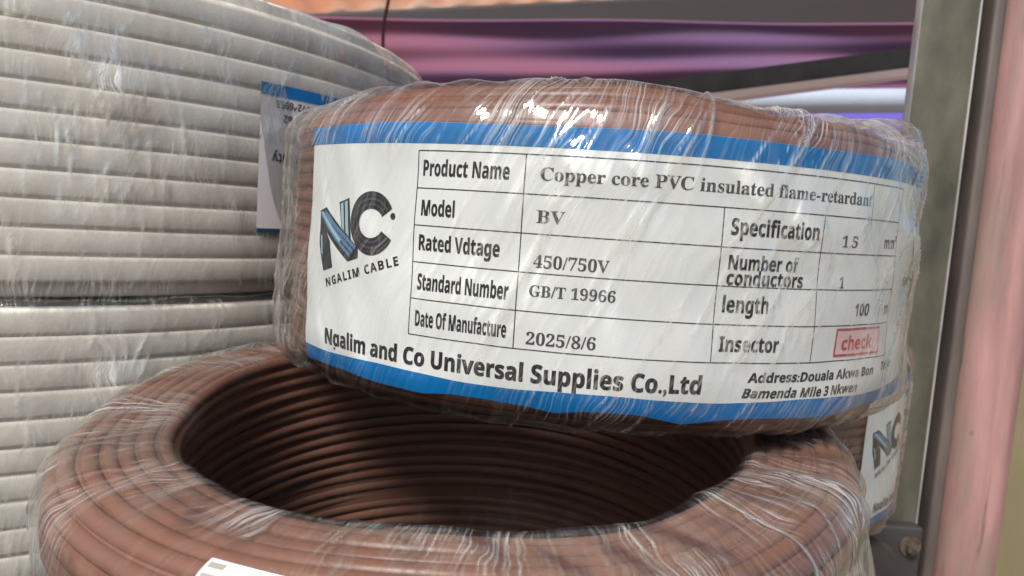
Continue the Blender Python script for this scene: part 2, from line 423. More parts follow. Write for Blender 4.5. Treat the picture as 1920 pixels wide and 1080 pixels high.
def cable_label(parent, R, rot):
    """the printed paper label wound on a coil: label > bands, table, lettering, logo, stamp"""
    ns, nh = 220, 60
    s = np.linspace(-76.6, 118, ns); lo = -30.9 + 0.25 * np.sin(s * 0.19) + 0.3 * np.sin(s * 0.07 + 2) - 1.1 * np.clip(1 - np.abs(s - 22) / 8, 0, 1) - 0.8 * np.clip(1 - np.abs(s + 4) / 6, 0, 1) - 0.5 * np.clip(1 - np.abs(s + 33) / 6, 0, 1)
    top = 25.0 + 0.15 * np.sin(s * 0.11)
    t = np.linspace(0, 1, nh)
    Sg = np.repeat(s[:, None], nh, 1); Hg = lo[:, None] + (top - lo)[:, None] * t[None]
    Sg = Sg + (np.abs(Hg) < 40) * np.where(np.arange(ns)[:, None] == 0, 0.5 * np.sin(Hg * 0.12), 0)
    P = wrap_xy(Sg.ravel(), Hg.ravel(), R, 0, rot)
    g = np.arange(ns * nh).reshape(ns, nh)
    F = np.stack([g[:-1, :-1], g[1:, :-1], g[1:, 1:], g[:-1, 1:]], -1).reshape(-1, 4)
    lab = mesh('label', P, F, M_PAPER, parent)
    e = 0.00006
    def band(f0, f1):
        k = 8; tt = np.linspace(0, 1, k); A = f0(s); B = f1(s)
        Hh = A[:, None] + (B - A)[:, None] * tt[None]; S2 = np.repeat(s[:, None], k, 1)
        Pb = wrap_xy(S2.ravel(), Hh.ravel(), R, e, rot); gb = np.arange(ns * k).reshape(ns, k)
        Fb = np.stack([gb[:-1, :-1], gb[1:, :-1], gb[1:, 1:], gb[:-1, 1:]], -1).reshape(-1, 4)
        mesh('blue_band', Pb, Fb, M_BLUE, lab)
    band(lambda q: 20.75 + 0 * q, lambda q: top - 0.02)
    band(lambda q: lo + 0.02, lambda q: -27.3 + 0.35 * np.sin(q * 0.13 + 1.0))
    # table
    tb = Sheet(); rows = [19.3 - 7.7 * i for i in range(6)]
    for i, h in enumerate(rows): tb.line((-37.3, h), (81.3, h))
    tb.line((-37.3, rows[5]), (-37.3, rows[0])); tb.line((-13.3, rows[5]), (-13.3, rows[0])); tb.line((81.3, rows[5]), (81.3, rows[0]))
    tb.line((26.3, rows[5]), (26.3, rows[1])); tb.line((50.6, rows[5]), (50.6, rows[1])); tb.line((66.0, rows[1] - 1.2), (66.0, rows[0]), 0.15)
    build_sheet(tb, 'table_rules', M_INK, lab, R, e, rot)
    # sans lettering
    a = Sheet(); b = 0.012
    a.text('Product Name', -36.0, 14.2, 19.6, 3.15, bold=b); a.text('Model', -35.8, 6.0, 8.2, 3.15, bold=b)
    a.text('Rated Vdtage', -35.9, -1.2, 18.4, 3.15, bold=b); a.text('Standard Number', -35.8, -9.5, 20.8, 3.3, bold=b)
    a.text('Date Of Manufacture', -35.8, -17.2, 20.9, 3.2, bold=b)
    a.text('Specification', 28.0, 6.4, 21.6, 3.2, bold=b); a.text('Number of', 28.1, -0.4, 16.6, 2.8, bold=b)
    a.text('conductors', 28.1, -3.5, 18.3, 2.8, bold=b); a.text('length', 27.9, -9.0, 10.5, 3.2, bold=b)
    a.text('Insector', 27.9, -16.9, 13.8, 3.0, bold=b)
    a.text('Ngalim and Co Universal Supplies Co.,Ltd', -65.4, -25.7, 90.4, 3.6, bold=0.018)
    a.text('Address:Douala Akwa Bon', 35.2, -23.2, 40.0, 1.95, bold=0.018, shear=0.12)
    a.text('Telep', 79.0, -22.6, 8.0, 1.9, bold=0.018, shear=0.12)
    a.text('Bamenda Mile 3 Nkwen', 34.4, -26.5, 33.6, 1.95, bold=0.018, shear=0.25)
    a.text('NGALIM CABLE', -66.2, -12.4, 26.2, 1.95, bold=0.012, rot=16.5, spacing=1.25)
    a.text('Ngalim', 93.0, 9.8, 13.0, 2.8, bold=b); a.text('Length', 91.0, -3.2, 12.0, 2.4, bold=b)
    build_sheet(a, 'lettering', M_INK, lab, R, e * 1.1, rot)
    c = Sheet()
    c.text('Copper core PVC insulated flame-retardant', -10.2, 14.4, 75.6, 2.5, serif=True)
    c.text('BV', -10.4, 6.1, 5.6, 2.45, serif=True); c.text('450/750V', -10.4, -2.7, 14.9, 2.4, serif=True)
    c.text('GB/T 19966', -10.8, -8.4, 17.0, 2.2, serif=True); c.text('2025/8/6', -10.8, -18.1, 13.9, 2.4, serif=True)
    c.text('1.5', 56.7, 5.3, 5.4, 2.3, serif=True); c.text('1', 57.2, -3.4, 1.5, 2.3, serif=True)
    build_sheet(c, 'lettering', M_GREYINK, lab, R, e * 1.1, rot)
    d = Sheet()
    d.text('mm', 74.6, 5.5, 5.2, 2.6); d.text('2', 80.1, 7.2, 0.9, 1.2); d.text('100', 64.0, -9.5, 5.8, 2.7); d.text('m', 78.0, -9.6, 2.6, 2.8)
    build_sheet(d, 'lettering', M_INK, lab, R, e * 1.1, rot)
    # stamp
    p = Sheet(); p.rect(58.5, 76.0, -18.0, -12.4); st = build_sheet(p, 'stamp', M_PINKFILL, lab, R, e * 1.1, rot)
    p = Sheet(); w = 0.5
    p.rect(58.2, 76.3, -12.6, -12.6 + w); p.rect(58.2, 76.3, -18.3, -18.3 + w); p.rect(58.2, 58.2 + w, -17.8, -12.6); p.rect(76.3 - w, 76.3, -17.8, -12.6)
    p.text('check', 60.6, -16.9, 12.6, 2.9, bold=0.01)
    p.text('e', 90.5, -13.0, 1.6, 2.2)
    build_sheet(p, 'stamp', M_RED, lab, R, e * 2.2, rot)
    # logo: a folded-strip N leaning into a ring-shaped C with a dot
    g1 = Sheet()
    g1.poly([(-71.1, 5.2), (-68.9, 2.4), (-65.0, -1.6), (-63.6, -7.6), (-67.8, -8.8), (-70.6, -2.0)])       # left stem
    g1.poly([(-71.2, 5.3), (-67.7, 6.2), (-53.8, -2.2), (-53.8, -4.6), (-57.5, -5.7), (-71.0, 3.0)])         # diagonal
    g1.poly([(-61.9, 7.5), (-57.8, 8.7), (-56.4, -0.9), (-60.4, 2.0)])                                     # right stem
    logo = build_sheet(g1, 'logo', M_LOGO_DARK, lab, R, e, rot)
    g2 = Sheet(); g2.ring((-49.8, 3.4), (3.7, 3.2), (7.0, 7.0), 30, 333, 60)
    g2.ring((-43.4, 5.3), (0.0, 0.0), (0.75, 0.72), 0, 360, 20)
    build_sheet(g2, 'logo', M_LOGO_DARK, lab, R, e * 1.9, rot)
    g3 = Sheet(); g3.ring((-49.8, 3.4), (4.5, 4.0), (4.75, 4.3), 40, 325, 50); g3.ring((-49.8, 3.4), (5.5, 5.1), (5.9, 5.6), 34, 330, 50)
    g3.ring((-49.8, 3.4), (6.35, 6.2), (6.5, 6.4), 60, 300, 50)
    build_sheet(g3, 'logo', M_LOGO_STRIPE, lab, R, e * 2.8, rot)
    g4 = Sheet()
    for k in (0.10, 0.42, 0.74):
        x0, y0 = -70.9 + k * 3.2, 4.7 + k * 1.0 - 0.6 + 0.4; x1, y1 = -57.2 + k * 3.4, -5.0 + k * 2.8
        g4.poly([(x0, y0 - 0.5), (x0 + 0.5, y0 + 0.25), (x1 + 0.3, y1 + 0.95), (x1 - 0.2, y1 + 0.15)])
    build_sheet(g4, 'logo', M_LOGO_MID, lab, R, e * 1.9, rot)
    g5 = Sheet()
    g5.poly([(-61.2, 7.2), (-60.1, 7.5), (-59.0, 1.3), (-60.0, 2.0)]); g5.poly([(-59.5, 7.7), (-58.4, 8.0), (-57.2, 0.0), (-58.4, 0.8)])
    g5.poly([(-70.5, 4.9), (-69.6, 5.2), (-60.0, -0.9), (-60.6, -1.6)])
    g5.poly([(-69.9, -0.3), (-69.0, -0.6), (-68.2, -5.0), (-68.9, -4.6)])
    build_sheet(g5, 'logo', M_LOGO_LIGHT, lab, R, e * 2.8, rot)
    return lab

# ------------------------------------------------------------------ surroundings
SHELF_Z = -0.122
M_GROUND = plain('packed_earth', (0.20, 0.16, 0.12), 0.9, 0.2, 6)
g = mesh('ground', [(-60, -60, -1.1), (60, -60, -1.1), (60, 60, -1.1), (-60, 60, -1.1)], [(0, 1, 2, 3)], M_GROUND, smooth=False)
g['kind'] = 'structure'
M_STEEL_DARK = plain('dark_painted_steel', (0.030, 0.027, 0.026), 0.55, 0.25, 40)
o = boxmesh('shelf_board', (-0.62, -0.02, SHELF_Z - 0.018), (0.158, 0.62, SHELF_Z), M_STEEL_DARK, None, 0.002)
tag(o, 'dark steel shelf carrying all the wrapped coils', 'shelf')

M_POST = plain('galvanised_post', (0.086, 0.081, 0.058), 0.6, 0.25, 60, (1, 1, 0.5), 0.25, 0.25)
post = empty('shelf_post', (0.198, 0.362, SHELF_Z - 0.1), 'mottled grey metal upright behind the brown coils, beside the pink board', 'post')
def pb(name, lo, hi, mat, parent, bevel=0.0004):
    l = Vector(parent.location)
    return boxmesh(name, Vector(lo) - l, Vector(hi) - l, mat, parent, bevel)
pb('face', (0.1834, 0.360, -0.40), (0.2105, 0.363, 0.42), M_POST, post, 0.0007)
M_EDGE = plain('bright_edge', (0.42, 0.40, 0.38), 0.4, 0.3, 90, (1, 1, 0.2), 0.2, 0.4)  # edges brighter than the post face
pb('edge', (0.2102, 0.3592, -0.40), (0.2111, 0.400, 0.42), M_EDGE, post)
pb('side', (0.1829, 0.3594, -0.40), (0.1834, 0.3655, 0.42), M_EDGE, post)
pb('bracket', (0.1500, 0.3480, -0.30), (0.2080, 0.3565, -0.1375), M_STEEL_DARK, post, 0.0015)
M_RUST = plain('rusty_steel', (0.10, 0.075, 0.06), 0.6, 0.35, 300, bump=0.4, metal=0.4)
def bolt(x, z, parent, y0=0.3480):
    bm = bmesh.new()
    bmesh.ops.create_cone(bm, cap_ends=True, segments=6, radius1=0.0032, radius2=0.0029, depth=0.004, matrix=Matrix.Translation((x, y0 - 0.002, z)) @ Matrix.Rotation(math.pi / 2, 4, 'X'))
    bmesh.ops.create_cone(bm, cap_ends=True, segments=20, radius1=0.0052, radius2=0.0052, depth=0.001, matrix=Matrix.Translation((x, y0 - 0.0004, z)) @ Matrix.Rotation(math.pi / 2, 4, 'X'))
    for v in bm.verts: v.co -= Vector(parent.location)
    me = bpy.data.meshes.new('bolt'); bm.to_mesh(me); bm.free(); link('bolt', me, M_RUST, parent)
bolt(0.1885, -0.151, post); bolt(0.2020, -0.147, post)

def board(name, x0, x1, y0, y1, mat, rad, label, cat):
    o = boxmesh(name, (x0, y0, -0.45), (x1, y1, 0.45), mat, None, rad, 6); tag(o, label, cat); return o
# pink board
m, nt, out = new_mat('pink_paint')
p = N(nt, 'ShaderNodeBsdfPrincipled'); tc = N(nt, 'ShaderNodeTexCoord')
f1 = noise(nt, mapping(nt, tc.outputs['Object'], (60, 60, 7)), 1.0, 5, 0.65)
f2 = noise(nt, mapping(nt, tc.outputs['Object'], (30, 30, 12), loc=(3, 1, 0.4)), 1.0, 4, 0.6)
mx = N(nt, 'ShaderNodeMix', data_type='RGBA')
L(nt, ramp(nt, f1, [(0.32, (0.15, 0.078, 0.074)), (0.66, (0.33, 0.18, 0.168))]), mx.inputs[6])
mx.inputs[7].default_value = (0.19, 0.145, 0.115, 1)
L(nt, ramp(nt, f2, [(0.46, (0, 0, 0)), (0.64, (0.9, 0.9, 0.9))]), mx.inputs[0])
vo = N(nt, 'ShaderNodeTexVoronoi'); vo.inputs['Scale'].default_value = 38
L(nt, tc.outputs['Object'], vo.inputs['Vector'])
mx2 = N(nt, 'ShaderNodeMix', data_type='RGBA'); L(nt, mx.outputs[2], mx2.inputs[6]); mx2.inputs[7].default_value = (0.10, 0.04, 0.035, 1)
L(nt, ramp(nt, vo.outputs['Distance'], [(0.07, (0.9, 0.9, 0.9)), (0.10, (0, 0, 0))]), mx2.inputs[0])
f3 = noise(nt, mapping(nt, tc.outputs['Object'], (150, 150, 9), loc=(0.3, 0.1, 0.7)), 1.0, 5, 0.7)
mx3 = N(nt, 'ShaderNodeMix', data_type='RGBA'); L(nt, mx2.outputs[2], mx3.inputs[6]); mx3.inputs[7].default_value = (0.085, 0.05, 0.045, 1)
L(nt, ramp(nt, f3, [(0.58, (0, 0, 0)), (0.68, (0.75, 0.75, 0.75))]), mx3.inputs[0])
L(nt, mx3.outputs[2], p.inputs['Base Color']); p.inputs['Roughness'].default_value = 0.55
bb = N(nt, 'ShaderNodeBump'); bb.inputs['Strength'].default_value = 0.3; bb.inputs['Distance'].default_value = 0.0008
L(nt, f1, bb.inputs['Height']); L(nt, bb.outputs[0], p.inputs['Normal']); L(nt, p.outputs[0], out.inputs[0])
M_PINK = m
board('pink_board', 0.2225, 0.2535, 0.352, 0.402, M_PINK, 0.0115, 'chipped pink painted upright board beside the grey metal post', 'board')
M_OLIVE = plain('olive_paint', (0.17, 0.14, 0.075), 0.6, 0.12, 30, (1, 1, 0.3))
board('olive_panel', 0.2545, 0.40, 0.372, 0.40, M_OLIVE, 0.001, 'plain olive panel at the right edge behind the pink board', 'panel')
o = boxmesh('gap_strip', (0.2112, 0.372, -0.45), (0.2224, 0.380, 0.45), plain('gap_dark', (0.012, 0.010, 0.010), 0.7), None)  # black strip put in for the darkness of the gap
tag(o, 'black strip standing in for the dark of the narrow gap between grey post and pink board', 'strip')
o = boxmesh('edge_lath', (0.2160, 0.3575, -0.45), (0.2219, 0.3700, 0.45), plain('brown_lath', (0.085, 0.066, 0.058), 0.6, 0.25, 50, (1, 1, 0.3)), None, 0.0018)
tag(o, 'thin brown lath standing in the dark gap left of the pink board', 'lath')

# things hanging in the background
def cloth(name, x0, x1, zt0, zt1, zb0, zb1, y, stripes, label, cat, fold=0.03, seed=5):
    rng = np.random.default_rng(seed); nx, nz = 90, 60
    V = []; 
    for i in range(nx + 1):
        a = i / nx; x = x0 + (x1 - x0) * a; zt = zt0 + (zt1 - zt0) * a; zb = zb0 + (zb1 - zb0) * a
        for j in range(nz + 1):
            b = j / nz; z = zb + (zt - zb) * b
            yy = y + fold * math.sin(b * 9 + a * 1.3 + 0.5) * 0.5 + fold * 0.4 * math.sin(b * 17 - a * 2.2) + 0.006 * math.sin(a * 21 + b * 5) - 0.03 * b
            V.append((x, yy, z))
    G = np.arange((nx + 1) * (nz + 1)).reshape(nx + 1, nz + 1)
    F = np.stack([G[:-1, :-1], G[1:, :-1], G[1:, 1:], G[:-1, 1:]], -1).reshape(-1, 4)
    m, nt, out = new_mat(name + '_cloth')
    p = N(nt, 'ShaderNodeBsdfPrincipled'); tc = N(nt, 'ShaderNodeTexCoord')
    f = noise(nt, mapping(nt, tc.outputs['Object'], (0.9, 0.9, 9)), 1.0, 3, 0.5)
    L(nt, ramp(nt, f, stripes), p.inputs['Base Color']); p.inputs['Roughness'].default_value = 0.85; p.inputs['Specular IOR Level'].default_value = 0.15
    L(nt, p.outputs[0], out.inputs[0])
    o = mesh(name, V, F, m); o.modifiers.new('thickness', 'SOLIDIFY').thickness = 0.004
    return tag(o, label, cat)
cloth('tarpaulin', -0.85, 0.85, 0.249, 0.345, 0.105, 0.255, 1.20,
      [(0.36, (0.115, 0.066, 0.135)), (0.5, (0.165, 0.066, 0.108)), (0.64, (0.20, 0.072, 0.098))],
      'purple and rose tarpaulin hanging in folds behind the coils', 'tarpaulin', 0.011)
m, nt, out = new_mat('translucent_orange_sheet')
tc = N(nt, 'ShaderNodeTexCoord')
f = noise(nt, mapping(nt, tc.outputs['Object'], (1.2, 22, 22)), 1.0, 4, 0.6)
c = ramp(nt, f, [(0.35, (0.93, 0.62, 0.46)), (0.65, (0.97, 0.84, 0.72))])
a1 = N(nt, 'ShaderNodeBsdfDiffuse'); a2 = N(nt, 'ShaderNodeBsdfTranslucent'); mx = N(nt, 'ShaderNodeMixShader'); mx.inputs[0].default_value = 0.72
L(nt, c, a1.inputs[0]); L(nt, c, a2.inputs[0]); L(nt, a1.outputs[0], mx.inputs[1]); L(nt, a2.outputs[0], mx.inputs[2]); L(nt, mx.outputs[0], out.inputs[0])
V = []; nx, ny = 240, 20
for i in range(nx + 1):
    x = -1.3 + 2.6 * i / nx
    for j in range(ny + 1):
        b = 0.20 * j / ny; V.append((x, 1.6 - 1.3 * b, 0.437 + 0.1115 * x + 0.62 * b + 0.006 * math.sin(x * 75)))
G = np.arange((nx + 1) * (ny + 1)).reshape(nx + 1, ny + 1)
o = mesh('roof_sheet', V, np.stack([G[:-1, :-1], G[1:, :-1], G[1:, 1:], G[:-1, 1:]], -1).reshape(-1, 4), m)
o.modifiers.new('thickness', 'SOLIDIFY').thickness = 0.002
tag(o, 'glowing orange pink ribbed roof sheet above the purple tarpaulin', 'roof sheet')
rb = boxmesh('unseen_shade_board', (-0.55, 0.04, 0.0), (0.60, 0.80, 0.012), plain('brown_shade_board', (0.16, 0.09, 0.06), 0.8, 0.2, 8, (1, 6, 1)), o, 0.001)  # unseen board added overhead to shade the coils
for v in rb.data.vertices: v.co.z += 0.55 + 0.1115 * v.co.x + 0.25 * (0.8 - v.co.y)
M_BEAMB = plain('smoky_brown_beam', (0.022, 0.014, 0.014), 0.7, 0.2, 10, (0.2, 1, 1))
V = []
for y in (1.34, 1.38):
    for x in (-1.2, 1.2):
        for e in (0, 1): V.append((x, y, 1.34 * (0.2786 + 0.1115 * x / 1.34) if e else 1.34 * (0.2420 + 0.057 * x / 1.34)))
o = mesh('roof_beam', V, [(0, 2, 3, 1), (4, 5, 7, 6), (0, 1, 5, 4), (2, 6, 7, 3), (1, 3, 7, 5), (0, 4, 6, 2)], M_BEAMB, smooth=False)
bv = o.modifiers.new('round', 'BEVEL'); bv.width = 0.006; bv.segments = 4
tag(o, 'smoky brown beam under the orange roof sheet, above the tarpaulin', 'beam')
# diagonal rail with its pale lower flange
def slanted(name, a, b, y, d, t, mat, parent=None, bevel=0.0015):
    """bar from a=(x,z) to b=(x,z): upper edge on that line, t below it"""
    x0, z0 = a; x1, z1 = b; ln = math.hypot(x1 - x0, z1 - z0)
    o = boxmesh(name, (0, 0, -t), (ln, d, 0), mat, parent, bevel)
    o.location = (x0, y, z0); o.rotation_euler = (0, -math.atan2(z1 - z0, x1 - x0), 0); return o
k = 0.92
rail = slanted('slanted_rail', (-0.05 * k, 0.1464 * k), (0.62 * k, 0.2777 * k), k, 0.03, 0.0235, plain('grey_brown_steel', (0.075, 0.066, 0.062), 0.6, 0.2, 30))
tag(rail, 'dark slanted metal rail with pale pink lower edge', 'rail')
fl = boxmesh('flange', (0.0, -0.004, -0.0335), (0.68 * k, 0.034, -0.0238), plain('pale_pink', (0.88, 0.68, 0.60), 0.5, 0.05, 10), rail, 0.001)
M_WHITEP = plain('white_plastic_pipe', (0.48, 0.53, 0.62), 0.35, 0.05, 8)
bm = bmesh.new(); bmesh.ops.create_cone(bm, cap_ends=True, segments=40, radius1=0.0185, radius2=0.0185, depth=1.6, matrix=Matrix.Translation((0.342, 1.16, 0.198)) @ Matrix.Rotation(math.pi / 2 - 0.072, 4, 'Y'))
me = bpy.data.meshes.new('pipe'); bm.to_mesh(me); bm.free(); me.polygons.foreach_set('use_smooth', [len(q.vertices) == 4 for q in me.polygons])
tag(link('pipe', me, M_WHITEP), 'white horizontal pipe below the slanted rail, against violet sheeting', 'pipe')
cloth('sheeting', -0.6, 1.2, 0.27, 0.33, -0.05, -0.05, 1.42,
      [(0.3, (0.08, 0.065, 0.34)), (0.6, (0.16, 0.13, 0.50))], 'blue violet sheeting behind the white pipe', 'sheeting', 0.02, 9)
# thin hanging cord
V = []; F = []
for i in range(40):
    a = i / 39; x = -0.131 - 0.0035 * a + 0.001 * math.sin(a * 7); z = 0.205 - 0.06 * a
    for q in range(6): V.append((x + 0.0016 * math.cos(q * 1.047), 0.70 + 0.0016 * math.sin(q * 1.047), z))
for i in range(39):
    for q in range(6): F.append((i * 6 + q, i * 6 + (q + 1) % 6, (i + 1) * 6 + (q + 1) % 6, (i + 1) * 6 + q))
tag(mesh('cord', V, F, plain('dark_red_cord', (0.10, 0.03, 0.03), 0.8)), 'thin dark red cord dangling in front of the tarpaulin', 'cord')

# ------------------------------------------------------------------ the two grey coils of the left stack
GX, GY, GR = -0.234, 0.364, 0.185
def grey_coil(z0, z1, label, seed, RCG):
    t = empty('grey_cable_coil', (GX, GY, z0), label, 'cable coil', 'grey cable coils stacked on the left')
    H = z1 - z0
    rg = np.random.default_rng(seed + 9); g0 = math.atan2(-GY, -GX); ex = []
    for i in range(170):
        c = rg.random() < 0.4
        a = g0 + (rg.normal(0.11, 0.10) if c else rg.uniform(-0.15, 0.85))
        ex.append((a, rg.normal(0.055, 0.02) if c else rg.uniform(0.004, H), GR, rg.uniform(0.0015, 0.010) * (2.2 if rg.random() < 0.12 else 1), rg.uniform(0.00025, 0.00055), rg.uniform(0.0004, 0.0011), rg.uniform(0.25, 1.0), rg.choice([0.0, 0.0, -0.15, 0.5, 0.9]) + rg.normal() * 0.1))
    def pocket(th, r, h):
        q = 0 * h
        for (a0, h0, sa, sh, am) in ((0.12, 0.0625, 0.035, 0.0065, 0.0034), (0.095, 0.058, 0.012, 0.004, 0.0010), (0.15, 0.066, 0.010, 0.003, 0.0008), (0.50, 0.085, 0.03, 0.006, 0.002), (0.30, 0.03, 0.02, 0.006, 0.0010)):
            d = (th - g0 - a0 + np.pi) % (2 * np.pi) - np.pi
            q = q + am * np.exp(-(d / sa) ** 2) * np.exp(-((h - h0) / sh) ** 2) * (r > GR - 0.012)
        return q
    winding('winding', 0.12, GR, 0.0005, H - 0.0005, RCG, 0.00415, M_GREY, t, nseg=300, nside=20, amp=0.00012, seed=seed, flat=0.38, fill=0.78)
    film('plastic_wrap', 0.12, GR, 0.0005, H - 0.0005, RCG, 0.0007, M_FILM_GREY, t, nseg=1400, step=0.0016, seed=seed + 50, ncrease=300,
         shear=0.0, amp=0.0010, lengths=(0.003, 0.018), wid=(0.0002, 0.0005), extra=ex, bulge=pocket)
    return t
gup = grey_coil(-0.0335, 0.0675, 'pale grey wire coil in crinkled film, upper of the left stack, with an upside-down label', 11, (0.0016, 0.012, 0.008, 0.006))
grey_coil(SHELF_Z, -0.0338, 'pale grey wire coil under the other grey coil, lower of the left stack', 12, (0.006, 0.0016, 0.008, 0.006))
# its upside-down label
class Flat(Sheet): pass
def grey_sheet(sh, name, mat, parent, off):
    v = np.array(sh.v); n2 = math.atan2(-GY, -GX)
    a = n2 + v[:, 0] / (GR * 1000); r = GR + off
    P = np.stack([r * np.cos(a), r * np.sin(a), v[:, 1] / 1000 - gup.location.z], -1)
    return mesh(name, P, sh.f, mat, parent, smooth=False)
s0 = math.radians(19.4) * GR * 1000
q = Sheet(); q.rect(s0, s0 + 110, -11.5, 38.6); glab = grey_sheet(q, 'label', paper('grey_label_paper', (0.64, 0.61, 0.60)), gup, 0.0005)
q = Sheet(); q.rect(s0, s0 + 110, 34.6, 38.6); grey_sheet(q, 'blue_band', M_BLUE, glab, 0.0006)
q = Sheet(); q.rect(s0, s0 + 110, -11.5, -10.1); grey_sheet(q, 'blue_band', paper('dull_blue_print', (0.012, 0.06, 0.13)), glab, 0.0006)
q = Sheet()
q.text('677246953', s0 + 6, 33.4, 16, 2.5, flip=True); q.text('653 62', s0 + 9, 28.8, 11, 2.5, flip=True)
q.text('unity', s0 + 5, 15.6, 10.5, 3.4, flip=True); q.text('Quality', s0 + 17, 0.5, 14, 3.4, flip=True)
grey_sheet(q, 'lettering', M_INK, glab, 0.00065)

# ------------------------------------------------------------------ brown coils
WR = 0.0017
# upper coil, label facing the viewer
UX, UY, UZ = 0.02289, 0.23366, -0.00721
rot_u = math.atan2(-UY, -UX)
GROUP = 'brown wire coils with printed labels'
up = empty('cable_coil', (UX, UY, UZ), 'brown wire coil with large white and blue label, lying on the open brown coil', 'cable coil', GROUP)
RCU = (0.009, 0.0105, 0.006, 0.006)
def shape_upper(V):
    a = np.arctan2(V[:, 1], V[:, 0]) - rot_u; a = (a + np.pi) % (2 * np.pi) - np.pi
    r = np.hypot(V[:, 0], V[:, 1])
    k = np.clip((V[:, 2] - 0.024) / 0.010, 0, 1)
    hump = 0.0012 * np.clip(1 - ((a + 0.10) / 0.42) ** 4, 0, 1) - 0.0012 * np.clip((np.abs(a + 0.1) - 0.42) / 0.3, 0, 1)
    V[:, 2] += k * (hump + 0.0005 * np.sin(a * 9 + 1)) * np.clip((0.0895 - r) / 0.004, 0.15, 1)
    return V
winding('winding', 0.064, 0.0888, -0.036, 0.0336, RCU, WR, M_BROWN, up, shape_upper, seed=21, amp=0.0002, fill=0.72)
cable_label(up, 0.0900, rot_u)
def bulge_u(th, r, h):
    a = (th - rot_u + np.pi) % (2 * np.pi) - np.pi
    b = 0.0016 * np.exp(-((a - 1.25) / 0.17) ** 2) * np.exp(-((h - 0.033) / 0.005) ** 2) * (r > 0.075)
    b = b + 0.0035 * np.exp(-((a - 0.98) / 0.045) ** 2) * np.exp(-((h - 0.034) / 0.005) ** 2)
    b = b + (0.0007 + 0.0014 * np.clip((0.012 - h) / 0.03, 0, 1)) * np.exp(-((a + 1.18) / 0.22) ** 4) * (r > 0.085) * (1 + 0.12 * np.sin(a * 130))
    for (a0, h0, sa, sh, am) in ((0.50, 0.0085, 0.055, 0.0042, 0.0027), (0.93, 0.0080, 0.05, 0.0045, 0.0027), (0.36, 0.0165, 0.05, 0.0040, 0.0024), (-0.02, 0.0180, 0.05, 0.004, 0.0022), (0.10, 0.0185, 0.03, 0.0035, 0.0021), (0.72, 0.002, 0.03, 0.006, 0.0011)):
        b = b + am * np.exp(-((a - a0 + 6 * (h - h0)) / sa) ** 2) * np.exp(-((h - h0) / sh) ** 2) * (r > 0.086)
    b = b + 0.0012 * np.exp(-((a - 1.2) / 0.25) ** 2) * np.exp(-((h + 0.032) / 0.006) ** 2)
    return b
def clear_u(th, r, h):
    a = (th - rot_u + np.pi) % (2 * np.pi) - np.pi
    return 1 - 0.6 * np.exp(-((a + 0.45) / 0.42) ** 4) * np.clip((0.022 - h) / 0.004, 0, 1) * (r > 0.08)
def milk_glare_u(th, r, h):
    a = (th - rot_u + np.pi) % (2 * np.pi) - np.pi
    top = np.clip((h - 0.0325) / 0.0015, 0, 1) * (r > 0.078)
    k = 0.55 * top * np.exp(-((a - 0.75) / 0.45) ** 4) * (0.35 + 0.65 * np.abs(np.sin(a * 41 + r * 900)))  # bright top edge of the film, its highlight painted in as whitening
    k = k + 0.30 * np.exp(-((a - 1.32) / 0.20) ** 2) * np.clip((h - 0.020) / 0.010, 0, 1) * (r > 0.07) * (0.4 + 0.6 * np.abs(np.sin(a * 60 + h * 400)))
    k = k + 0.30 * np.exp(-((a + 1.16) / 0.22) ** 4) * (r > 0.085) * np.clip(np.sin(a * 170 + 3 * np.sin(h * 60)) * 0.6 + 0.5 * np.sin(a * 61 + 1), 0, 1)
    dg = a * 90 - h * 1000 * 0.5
    k = k + np.exp(-((a - 1.02) / 0.34) ** 4) * (r > 0.085) * (0.07 + 0.26 * np.clip(np.sin(dg * 0.62 + 1.2 * np.sin(dg * 0.23)) * 0.7 + 0.45 * np.sin(dg * 1.9 + h * 90), 0, 1))  # glare over the label's right end, painted in as milky streaks
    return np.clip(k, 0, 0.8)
rg = np.random.default_rng(77)
EXTRA = []
for i in range(44):
    EXTRA.append((rot_u + rg.uniform(-0.25, 1.25), rg.uniform(-0.028, 0.03), 0.0905, rg.uniform(0.014, 0.045), rg.uniform(0.00016, 0.00036), rg.uniform(0.0003, 0.0009), rg.uniform(0.35, 1.0), rg.uniform(0.42, 0.60)))
for i in range(10):
    EXTRA.append((rot_u + rg.uniform(-0.9, 0.4), rg.uniform(0.02, 0.034), 0.088, rg.uniform(0.005, 0.014), rg.uniform(0.0002, 0.0005), rg.uniform(0.0005, 0.001), rg.uniform(0.3, 0.9), rg.uniform(0.3, 0.9)))
film('plastic_wrap', 0.064, 0.0905, -0.036, 0.0336, RCU, 0.0006, M_FILM_TOP, up, shape_upper, nseg=1300, seed=31, ncrease=260, shear=0.48, amp=0.0007, bulge=bulge_u, milk=milk_glare_u, clear=clear_u, extra=EXTRA, wav=0.2)

